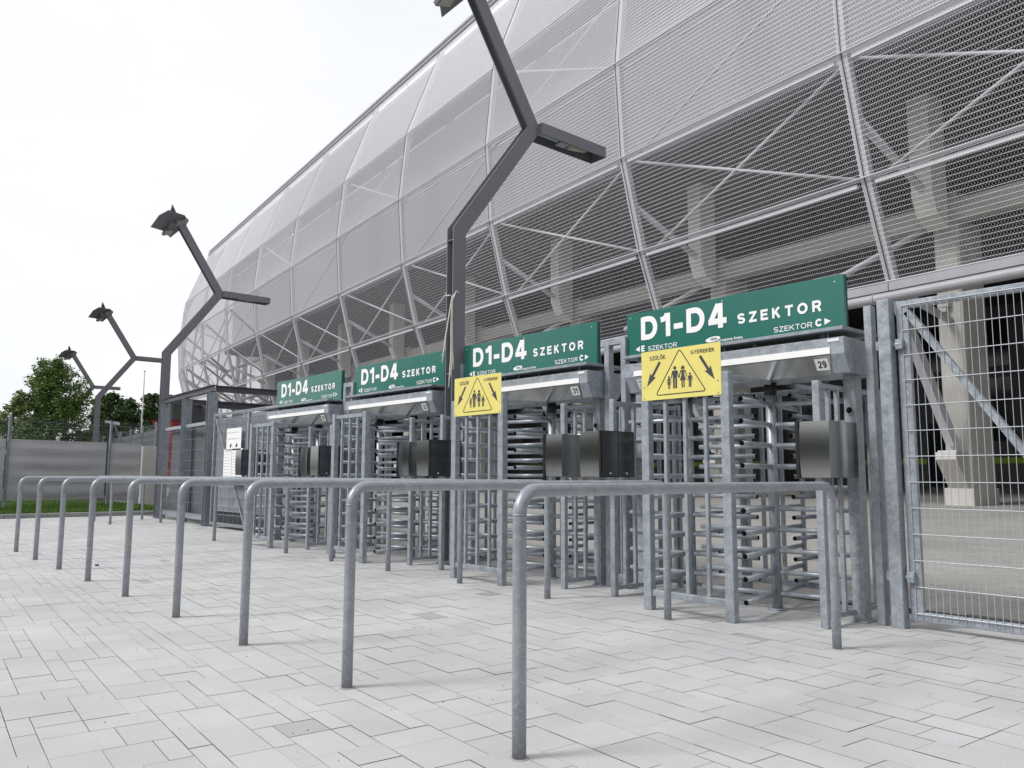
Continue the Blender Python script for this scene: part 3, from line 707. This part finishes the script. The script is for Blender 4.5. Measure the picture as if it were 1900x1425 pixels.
for k in range(6):
    b = MB()
    for i in range(IA+1, IB):
        p, q = rib_pt(i, k, .10), rib_pt(i+1, k, .10); b.tube([p, q], .045, 6)
        p, q = rib_pt(i, k, .0), rib_pt(i+1, k, .0); b.bar(p+Vector((0, 0, .0)), q, .05, .025)
        if k in (1, 2):
            p, q = rib_pt(i, k, .13, -.16), rib_pt(i+1, k, .13, -.16); b.bar(p.lerp(q, .03), q.lerp(p, .03), .10, .12)
    b.build('ring_beam', 'rib', st)
# bottom edge beam, gutter pipe and top rails
b = MB()
for i in range(IA+1, IB):
    p, q = rib_pt(i, 0, .0, -.17), rib_pt(i+1, 0, .0, -.17); b.bar(p, q.lerp(p, .003), .20, .22)
    p, q = rib_pt(i, 0, .25, -.34), rib_pt(i+1, 0, .25, -.34); b.bar(p, q, .1, .06)
b.build('edge_beam', 'rail_paint', st)
b = MB()
for i in range(IA+1, IB):
    p, q = rib_pt(i, 0, -.28, -.50), rib_pt(i+1, 0, -.28, -.50); b.tube([p, q], .135, 16, False)
    c = p.lerp(q, .03); e = p.lerp(q, .036); b.tube([c, e], .15, 16, mi=0)
b.build('gutter_pipe', 'rail_paint', st)
for kk, (di, dz, r) in enumerate(((.15, .28, .12), (.25, .62, .16))):
    b = MB()
    for i in range(IA+1, IB):
        p, q = rib_pt(i, 5, di, dz), rib_pt(i+1, 5, di, dz); b.tube([p, q], r, 8, False)
        if kk:
            for s in (.02, .52): m_ = p.lerp(q, s); b.tube([m_+Vector((0, 0, .2)), m_-Vector((0, 0, .62))], .045, 6)
    b.build('roof_rail', 'rail_paint', st)
b = MB()
for i in range(IA+1, IB):
    p, q = rib_pt(i, 5, .45, .72), rib_pt(i+1, 5, .45, .72); b.bar(p, q, .5, .03)
b.build('roof_edge', 'dark_joint', st)
# braces behind the mesh
for i in range(IA+1, IB):
    b = MB()
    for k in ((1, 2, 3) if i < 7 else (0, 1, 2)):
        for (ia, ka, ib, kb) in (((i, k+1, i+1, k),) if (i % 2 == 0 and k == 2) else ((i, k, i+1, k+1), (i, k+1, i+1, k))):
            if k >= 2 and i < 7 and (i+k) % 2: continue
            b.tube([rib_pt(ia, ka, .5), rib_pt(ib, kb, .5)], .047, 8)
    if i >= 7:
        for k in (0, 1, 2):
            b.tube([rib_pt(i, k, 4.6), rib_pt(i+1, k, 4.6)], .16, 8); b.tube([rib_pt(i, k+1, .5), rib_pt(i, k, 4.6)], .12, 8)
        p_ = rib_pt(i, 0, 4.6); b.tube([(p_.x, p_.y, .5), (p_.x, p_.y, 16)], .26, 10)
        h0 = rib_pt(i, 3, 5.8); h1 = rib_pt(i+1, 3, 5.8); w_ = MB(); w_.poly([(h0.x, h0.y, 15.4), (h1.x, h1.y, 15.4), (h1.x, h1.y, 24.4), (h0.x, h0.y, 24.4)]); q0 = rib_pt(i, 5, .4); q1 = rib_pt(i+1, 5, .4)
        w_.poly([(h0.x, h0.y, 24.4), (h1.x, h1.y, 24.4), (q1.x, q1.y, 24.4), (q0.x, q0.y, 24.4)]); w_.build('stand_wall', 'clad', st)
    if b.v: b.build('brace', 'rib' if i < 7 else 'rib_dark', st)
# columns, struts and floors inside
END = 7.35*BAY
for i in range(IA, 8):
    y = BAY*i; z0 = .3
    b = MB(); cx = 5.3
    b.prism([(cx-.55, y-.30), (cx-.49, y-.36), (cx+.75, y-.36), (cx+.75, y+.36), (cx-.49, y+.36), (cx-.55, y+.30)], lambda u, v, t: (u, v, t), z0, 9.3)
    b.prism([(cx-.55, 1.85), (cx-1.2, 1.85), (cx-1.2, 1.65), (cx-.55, .8)], lambda u, v, t: (u, t, v), y-.28, y+.28)
    col = b.build('column', 'concrete', st)
    if i == 0:
        b = MB(); b.box(cx-.72, cx-.551, y-.05, y+.25, 6.0, 6.35); b.box(cx-.70, cx-.551, y+.02, y+.16, 5.86, 5.999); b.build('junction_box', 'concrete_pale', col)
    b = MB(); b.prism([(cx-1.7, 11.99), (cx-1.7, 9.1), (cx-1.45, 8.5), (cx-.9, 8.2), (cx-.9, 11.99)], lambda u, v, t: (u, t, v), y-.30, y+.30); b.build('column_head', 'head_concrete', col)
    b = MB(); b.box(cx-.6, cx+.8, y-.40, y+.40, z0-.1, .86); b.build('plinth', 'concrete', col)
    b = MB(); foot = Vector((cx-.8, y, 1.9)); b.box(cx-1.12, cx-.45, y-.26, y+.26, 1.851, 1.90); b.tube([foot, foot+Vector((0, 0, .25))], .06, 8)
    b.bar(foot+Vector((0, 0, .2)), rib_pt(i, 0, .2, -.3), .22, .3, (1, 0, 0)); b.tube([Vector((cx-.5, y, 5.6)), rib_pt(i, 0, .3, -.2)], .11, 10)
    b.tube([Vector((cx-.4, y, 8.7)), rib_pt(i, (10.6, .35), .25)], .11, 10); b.tube([Vector((cx-.4, y+.2, 8.6)), rib_pt(i, 0, .3, .3)+Vector((0, 2.2, 0))], .09, 10)
    b.build('strut', 'rib', st)
b = MB(); b.box(4.62, 5.02, IA*BAY, END, 8.45, 9.05); b.build('concrete_beam', 'concrete', st)
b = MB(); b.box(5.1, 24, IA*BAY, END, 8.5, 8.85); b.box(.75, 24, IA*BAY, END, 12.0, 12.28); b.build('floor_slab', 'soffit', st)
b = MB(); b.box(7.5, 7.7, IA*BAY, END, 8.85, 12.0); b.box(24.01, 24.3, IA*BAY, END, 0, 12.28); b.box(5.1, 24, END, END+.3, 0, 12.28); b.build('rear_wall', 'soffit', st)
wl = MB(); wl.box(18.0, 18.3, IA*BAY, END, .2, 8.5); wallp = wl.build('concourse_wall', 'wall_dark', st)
for i in range(IA, 8):
    for (ya, yb, za, zb) in ((.9, 3.7, 2.7, 5.4), (4.4, 6.0, 2.7, 5.4), (6.5, 8.1, .75, 3.6), (.9, 3.7, 5.9, 7.9), (4.4, 8.1, 5.9, 7.9)):
        b = MB(); b.box(17.96, 17.995, BAY*i+ya, BAY*i+yb, za, zb); b.build('window', 'glass', wallp)
    b = MB(); b.box(17.975, 17.996, BAY*i-.4, BAY*i+6.3, 1.75, 2.0); b.build('lime_stripe', 'lime', wallp)
b = MB(); b.box(5.6, 5.9, IA*BAY, END, 12.28, 23.2)
b.build('stand_wall', 'clad', st)
b = MB(); b.box(5.9, 26, IA*BAY, END, 22.9, 23.2); b.box(2.5, 26, IA*BAY, END, 24.3, 24.5); b.box(5.6, 26, END, END+.3, 12.28, 22.9); b.build('stand_roof', 'clad', st)
for i in range(IA, 8):
    for z, o_ in ((13.3, 1.9), (17.2, 2.4), (20.6, 2.8)):
        b = MB(); b.tube([(o_, BAY*(i+.05), z), (o_, BAY*(i+.93), z)], .045, 6); b.build('handrail', 'strip', st)

# ------------------------------------------------------------------ steel portal beside the far turnstile, mesh gate with notices
pr = tag(empty('steel_portal', (6.95, 18.5, 0)), 'galvanised steel portal frame with wire mesh bays beside the posted mesh gate', 'portal')
def ipost(b, x, y, z0, z1, w=.16, dd=.2):
    b.box(x-dd/2, x+dd/2, y-w/2, y-w/2+.012, z0, z1); b.box(x-dd/2, x+dd/2, y+w/2-.012, y+w/2, z0, z1); b.box(x-.008, x+.008, y-w/2+.012, y+w/2-.012, z0, z1)
for (x, y) in ((0, 0), (.13, 2.0), (.25, 3.95), (4.2, 0), (4.4, 3.95), (2.2, 3.95)):
    b = MB(); ipost(b, x, y, 0, 3.04); b.build('portal_post', 'galv_dull', pr)
M['beam'] = mat('dark_grey_steel_beam', (.10, .105, .12), .5, .2, var=.1, scale=4)
for pp, qq in (((0, -.1, 3.14), (.27, 4.1, 3.14)), ((.08, 0, 3.135), (4.15, 0, 3.135)), ((.35, 3.95, 3.135), (4.3, 3.95, 3.135)), ((.1, .3, 2.78), (4.2, .3, 2.78)), ((4.2, .1, 3.14), (4.4, 3.85, 3.14))):
    b = MB(); pp = Vector(pp); qq = Vector(qq); up_ = Vector((0, 0, .065)); b.bar(pp+up_, qq+up_, .13, .014); b.bar(pp-up_, qq-up_, .13, .014); b.bar(pp, qq, .01, .115); b.build('portal_beam', 'beam', pr)
for pp, qq, h_ in (((.01, .1, 2.35), (.12, 1.9, 2.35), .08), ((.14, 2.1, 2.35), (.245, 3.85, 2.35), .08), ((.01, .1, .18), (.245, 3.85, .18), .12)):
    b = MB(); b.bar(pp, qq, .05, h_); b.build('cross_rail', 'galv', pr)
b = MB(); wires(b, (-.04, .1, 0), (.24, 3.75, 0), 3.75, .25, 2.35, .16, .25); b.build('wire_mesh', 'galv_dull', pr)
b = MB(); b.box(.30, .33, -.4, 3.5, .2, 2.32); b.build('screen', 'tarp2', pr)
b = MB(); b.box(.35, .5, .9, 1.05, 2.45, 2.8); b.box(.4, .45, .95, 1.0, 2.8, 3.05); b.build('door_closer', 'black', pr, bevel=.01)
mg = tag(empty('posted_gate', (6.9, 18.1, 0)), 'galvanised mesh gate covered by paper notices left of turnstile 35', 'gate')
b = MB(); GW = 3.75
for yy in (0, -1.85, -GW): b.box(-.03, .03, yy-.03, yy+.03, .05, 2.52)
b.box(-.025, .025, -GW+.03, -.03, 2.46, 2.52); b.box(-.025, .025, -GW+.03, -.03, .06, .12)
b.build('frame', 'galv', mg, bevel=.003)
b = MB(); b.bar((0, -.05, 2.42), (0, -1.8, .15), .04, .05, (1, 0, 0)); b.build('brace', 'galv', mg)
b = MB(); wires(b, (-.036, -.03, 0), (0, -1, 0), GW-.06, .1, 2.5, .25, .2); b.build('wire_mesh', 'galv', mg)
b = MB(); cw, ch = .10, .043
for j in range(int(2.1/ch)):
    for q in range(int((GW-.1)/cw)):
        y0 = -.05-q*cw; z0 = .36+j*ch
        pts = [(y0, z0+ch/2), (y0-cw/2, z0), (y0-cw, z0+ch/2), (y0-cw/2, z0+ch)]
        for e in range(4):
            p, q2 = pts[e], pts[(e+1) % 4]; b.poly([(.02, p[0], p[1]), (.02, q2[0], q2[1]), (.034, q2[0], q2[1]+.012), (.034, p[0], p[1]+.012)])
b.build('expanded_sheet', 'galv', mg)
b = MB(); b.box(.06, .09, -GW, 0, .05, .38); b.build('kick_plate', 'soffit', mg)
b = MB(); b.box(.5, .53, -GW-.3, 2.0, .05, 2.45); tag(b.build('screen_panel', 'tarp2', loc=(6.9, 18.1, 0)), 'dark screen panel standing behind the posted mesh gate', 'panel')
def notice(u0, u1, z0, z1, label, rows, icons=False):
    root = tag(empty('notice', (6.855, 0, 0)), label, 'notice', 'paper notices on the mesh gate')
    b = MB(); b.box(-.003, 0, -u1, -u0, z0, z1); b.build('sheet', 'paper', root)
    b = MB()
    for r in range(rows):
        z = z1-(r+.7)*(z1-z0)/(rows+.5)
        if icons and r == rows-1:
            for uu in (.3, .7):
                u = -(u0+(u1-u0)*uu); b.poly([(-.0045, u+.05, z-.02), (-.0045, u+.02, z-.06), (-.0045, u-.06, z-.02), (-.0045, u-.02, z+.05)], 1)
        elif icons:
            for q in range(8):
                u = -(u0+(u1-u0)*(.1+.1*q)); b.tube([(-.0035, u, z), (-.0045, u, z)], .018, 10, mi=0)
        else: b.poly([(-.0045, -u0-.04, z), (-.0045, -u1+.05+.1*((r*7) % 3)/3, z), (-.0045, -u1+.05+.1*((r*7) % 3)/3, z+.008), (-.0045, -u0-.04, z+.008)])
    b.build('print', ['pencil', 'ink'], root); return root
# u measured along -Y from Y=0, so pass negative Y
notice(-17.30, -16.52, 1.68, 2.15, 'white notice with rows of round icons, top sheet on the gate', 3, True)
notice(-17.42, -17.0, 1.08, 1.70, 'narrow white notice sheet at the left of the posted pair', 9)
notice(-16.98, -16.42, .95, 1.71, 'wide white notice sheet with faint lines, beside the reader box', 12)

# ------------------------------------------------------------------ left: kerb, grass, fences
b = MB()
for k in range(14):
    xa = -5+k*1.0; b.box(xa+.004, xa+.996, 24.62-.0*k, 24.77, -.1, .115)
o = tag(b.build('kerb', 'kerb', bevel=.012), kind='structure')
b = MB(); b.poly([(-30, 24.78, .09), (8.4, 24.78, .09), (8.4, 26, .16), (-30, 26, .16)]); b.poly([(-30, 26, .16), (8.4, 26, .16), (8.4, 60, .3), (-30, 60, .3)])
tag(b.build('verge_soil', 'soil'), kind='structure')
b = MB(); rg = random.Random(3)
for i in range(52000):
    x = rg.uniform(-1.5, 8.3); y = 24.8+(rg.random()**1.6)*9; z = .09+min(1, (y-24.78)/1.22)*.07
    h = rg.uniform(.05, .11); a = rg.uniform(0, 6.28); w = .008; lx, ly = rg.gauss(0, .03), rg.gauss(0, .03)
    b.poly([(x-w*math.cos(a), y-w*math.sin(a), z), (x+w*math.cos(a), y+w*math.sin(a), z), (x+lx, y+ly, z+h)])
tag(b.build('grass', 'grass'), kind='stuff')
tf = tag(empty('screened_fence', (7.33, 28.06, 0), math.atan2(-.93, -2.97)+math.pi), 'wire mesh fence hung with a creased grey windscreen above the grass', 'fence')
for u in (-8.7, -5.9, -3.1, 0, 1.9):
    b = MB(); b.box(u-.03, u+.03, -.03, .03, .1, 2.86); b.build('fence_post', 'galv_dull', tf)
b = MB(); wires(b, (-9, -.04, 0), (1, 0, 0), 10.9, .3, 2.83, .055, .2, rv=.002, rh=.003); b.build('wire_mesh', 'galv_dull', tf)
def sheet(u0, u1, z0, z1, nu, nv, amp, seed):
    r = random.Random(seed); b = MB(); n = 0
    ph = [r.uniform(0, 6) for _ in range(6)]
    for j in range(nv+1):
        for i in range(nu+1):
            u = u0+(u1-u0)*i/nu; v = j/nv
            d = amp*(.7*math.sin(v*26+ph[0]+.5*math.sin(u*1.1+ph[1]))+.4*math.sin(u*3.1+ph[2])*math.sin(v*9+ph[3])+.25*math.sin(u*11+ph[4]))*math.sin(math.pi*min(1, max(0, (i/nu))))**.5
            sag = .035*math.sin(u*5+ph[5])*(1-abs(2*v-1))
            b.v.append((u, .02+abs(amp)+d, z0+(z1-z0)*v+sag*.3))
    for j in range(nv):
        for i in range(nu):
            a = j*(nu+1)+i; b.f.append((a, a+1, a+nu+2, a+nu+1)); b.sm.append(True); b.mi.append(0)
    return b
for (u0, u1, s) in ((-8.65, -5.95, 1), (-5.85, -3.15, 2), (-3.05, -.08, 3), (.06, 1.15, 4)):
    sheet(u0, u1, .42, 2.17, 60, 40, .035, s).build('windscreen', 'tarp', tf)
for (u, w, h, l) in ((1.25, .55, 2.1, 'pale upright concrete slab at the end of the screened fence'), (2.35, .5, 2.0, 'pale concrete slab with a curved cut, left of the portal')):
    root = tag(empty('concrete_slab', (7.33+u*.955, 28.3+u*.30, 0), .3), l, 'slab')
    b = MB(); b.prism([(0, 0), (w, 0), (w, h), (w*.55, h), (w*.35, h*.7), (w*.3, h*.45), (0, h*.2)] if u > 2 else [(0, 0), (w, 0), (w, h), (0, h)], lambda a, v, t: (a, t, v), 0, .12); b.build('face', 'concrete_pale', root, bevel=.01)
pf = tag(empty('perimeter_fence', (9.0, 29.0, 0), -.119), 'long dark screened mesh fence running away below the trees', 'fence')
for k in range(13):
    b = MB(); b.box(-.03, .03, k*2.5-.03, k*2.5+.03, 0, 2.95); b.build('fence_post', 'galv_dull', pf)
b = MB(); wires(b, (-.05, 0, 0), (0, 1, 0), 30, .1, 2.85, .3, .25, rv=.004, rh=.005); b.build('wire_mesh', 'galv_dull', pf)
b = MB(); b.box(.03, .05, 0, 30, .2, 2.7); b.build('screen', 'tarp2', pf)
b = MB(); b.tube([(0, 0, 0), (0, 0, 6.9)], .06, 10, r1=.03); b.tube([(0, 0, 6.9), (0, 0, 6.96)], .05, 10)
tag(b.build('flag_pole', 'concrete_pale', loc=(13.97, 47.5, 0)), 'thin pale bare flag pole left of the second lamp post', 'pole')
cv = tag(empty('security_camera', (10.8, 41.0, 0)), 'white security camera on a bent grey post behind the screened fence', 'camera')
b = MB(); b.bar((1.3, 2.4, 0), (.9, 1.7, 2.6), .12, .12); b.bar((.9, 1.7, 2.6), (0, 0, 3.5), .1, .1); b.build('bracket', 'rail_paint', cv)
b = MB(); b.bar((-.35, .1, 3.62), (.25, -.1, 3.52), .13, .12); b.bar((-.4, .12, 3.69), (.2, -.08, 3.6), .17, .02); b.build('camera_body', 'white', cv)
# red house far behind
rh = tag(empty('red_house', (23.4, 78.6, 0), -.716), 'narrow red walled house with grey upper storey far behind the portal', 'house')
b = MB(); b.box(0, 2.5, 0, 9, 0, 6.2); b.build('wall', 'red', rh)
b = MB(); b.box(-.1, 2.6, -.1, 9.1, 6.2, 8.0); b.build('upper_wall', 'wall_dark', rh)
b = MB(); b.prism([(-.4, 8.0), (2.9, 8.0), (2.5, 8.5), (0, 8.5)], lambda u, v, t: (u, t, v), -.5, 9.5); b.build('roof', 'rooft', rh)
for x in (.2, 1.4):
    for z in (6.5, 3.2):
        b = MB(); b.box(x, x+.9, -.16, -.11, z, z+1.2); w_ = b.build('window', 'white', rh); b = MB(); b.box(x+.1, x+.8, -.18, -.165, z+.1, z+1.1); b.build('pane', 'glass', w_)

# ------------------------------------------------------------------ trees
def tree(name, loc, h, rx, z0, seed, leaf, label, n=5200, ls=.12, lobes=16, lean=0, group='trees beyond the fence'):
    r = random.Random(seed); root = tag(empty(name, loc), label, 'tree', group)
    b = MB(); top = (lean, 0, h*.8); b.tube([(0, 0, 0), (lean*.2, .02, h*.25), (lean*.6, -.03, h*.5), top], .02*h+.03, 8, r1=.02)
    cl = []
    for k in range(lobes):
        zc = z0+(h-z0)*(k+.5)/lobes*.92; fr = (zc-z0)/(h-z0)
        rad = rx*(1-fr**2.2)*.62+.12*rx; a = k*2.4+r.random(); d = rad*r.uniform(.45, 1.0)
        c = Vector((lean*fr+d*math.cos(a), d*math.sin(a), zc)); cl.append((c, rx*r.uniform(.30, .46)*(1-.35*fr)))
        s = Vector((lean*fr*.7, 0, max(.2*h, zc-.28*h))); b.tube([s, s.lerp(c, .5)+Vector((0, 0, .1)), c], .012*h*(1-fr*.6)+.012, 6, r1=.008)
    cl.append((Vector((lean, 0, h*.92)), rx*.22))
    b.build('trunk', 'bark', root)
    b = MB()
    tot = sum(q[1]**2 for q in cl)
    for c, cr in cl:
        tw = []
        for t in range(max(8, int(26*cr))):
            d = Vector((r.gauss(0, 1), r.gauss(0, 1), r.gauss(0, .8))).normalized(); tw.append(c+d*cr*r.uniform(.5, 1.12))
        for q in range(int(n*cr*cr/tot)):
            base = r.choice(tw); p = base+Vector((r.gauss(0, 1), r.gauss(0, 1), r.gauss(0, 1)))*cr*.17
            ax = Vector((r.gauss(0, 1), r.gauss(0, 1), r.gauss(0, .5)-.45)).normalized(); sd_ = ax.cross(Vector((r.gauss(0, 1), r.gauss(0, 1), r.gauss(0, 1)))).normalized()
            L = ls*r.uniform(.7, 1.4); w = L*.24
            b.poly([p-ax*L*.5, p+sd_*w, p+ax*L*.5, p-sd_*w], 0 if r.random() < .8 else 1)
    b.build('crown', [leaf, 'leafA' if leaf != 'leafA' else 'leafC'], root)
    return root
tree('bushy_tree', (8.2, 40.5, .3), 6.1, 2.1, .8, 5, 'leafA', 'large bushy green tree behind the grey windscreen', n=42000, ls=.11, lobes=34)
tree('bushy_tree', (6.7, 40.0, .3), 4.4, 1.5, .5, 9, 'leafC', 'lower pale green bush at the left foot of the large tree', n=9000, ls=.14, lobes=14)
tree('dark_tree', (16.9, 64.8, .3), 7.0, 2.2, 1.4, 21, 'leafB', 'dark green tree behind the third lamp post', n=11000, ls=.26, lobes=20)
tree('dark_tree', (18.6, 66.2, .3), 6.6, 2.4, 1.4, 22, 'leafB', 'dark green tree directly left of the pale flag pole', n=10000, ls=.26, lobes=18)
tree('dark_tree', (18.5, 61, .3), 7.0, 1.3, 1.4, 25, 'leafB', 'narrow dark green tree right of the pale flag pole', n=8000, ls=.24, lobes=16)
tree('dark_tree', (8.6, 58.8, .3), 4.6, 2.4, 1.0, 27, 'leafB', 'low dark tree at the far left edge above the fence', n=7000, ls=.26, lobes=14)
b = MB(); rt_ = random.Random(8)  # unseen tree belt added behind the camera to darken reflections and side faces
for k in range(16000):
    c = rt_.random()
    if c < .5: c *= 2; cx_, cy_ = -26-.003*(c*80-40)**2*.3, -24+c*90
    else: c = c*2-1; cx_, cy_ = -26+c*70, -22
    hh = 9+2.4*math.sin(c*23)+1.6*math.sin(c*61)
    x = cx_+rt_.gauss(0, 1.2); y = cy_+rt_.gauss(0, 1.2); z = rt_.uniform(0, hh)
    d = Vector((rt_.gauss(0, 1), rt_.gauss(0, 1), rt_.gauss(0, 1))).normalized(); e = d.cross(Vector((rt_.gauss(0, 1), rt_.gauss(0, 1), rt_.gauss(0, 1)))).normalized(); p = Vector((x, y, z))
    b.poly([p-d*.8, p+e*.5, p+d*.8, p-e*.5])
tag(b.build('unseen_shade_treeline', 'leafB'), kind='stuff')
wd = tag(empty('weed', (7.0, 24.3, 0)), 'small leafy weed growing at the kerb by the portal', 'plant')
b = MB(); rw = random.Random(4)
for k in range(60):
    a = rw.uniform(0, 6.28); e = rw.uniform(.03, .17); z = rw.uniform(.03, .3); p = Vector((e*math.cos(a), e*math.sin(a), z)); L = rw.uniform(.04, .08)
    d = Vector((math.cos(a), math.sin(a), rw.uniform(-.5, .7))).normalized(); s = Vector((-math.sin(a), math.cos(a), 0))
    b.poly([p-d*L*.5, p+s*L*.3, p+d*L*.6, p-s*L*.3])
b.build('leaves', 'leafA', wd)
b = MB()
for k in range(5): b.tube([(0, 0, 0), (.06*math.cos(k*1.3), .06*math.sin(k*1.3), .14), (.1*math.cos(k*1.3), .1*math.sin(k*1.3), .25)], .005, 5)
b.build('stem', 'leafB', wd)
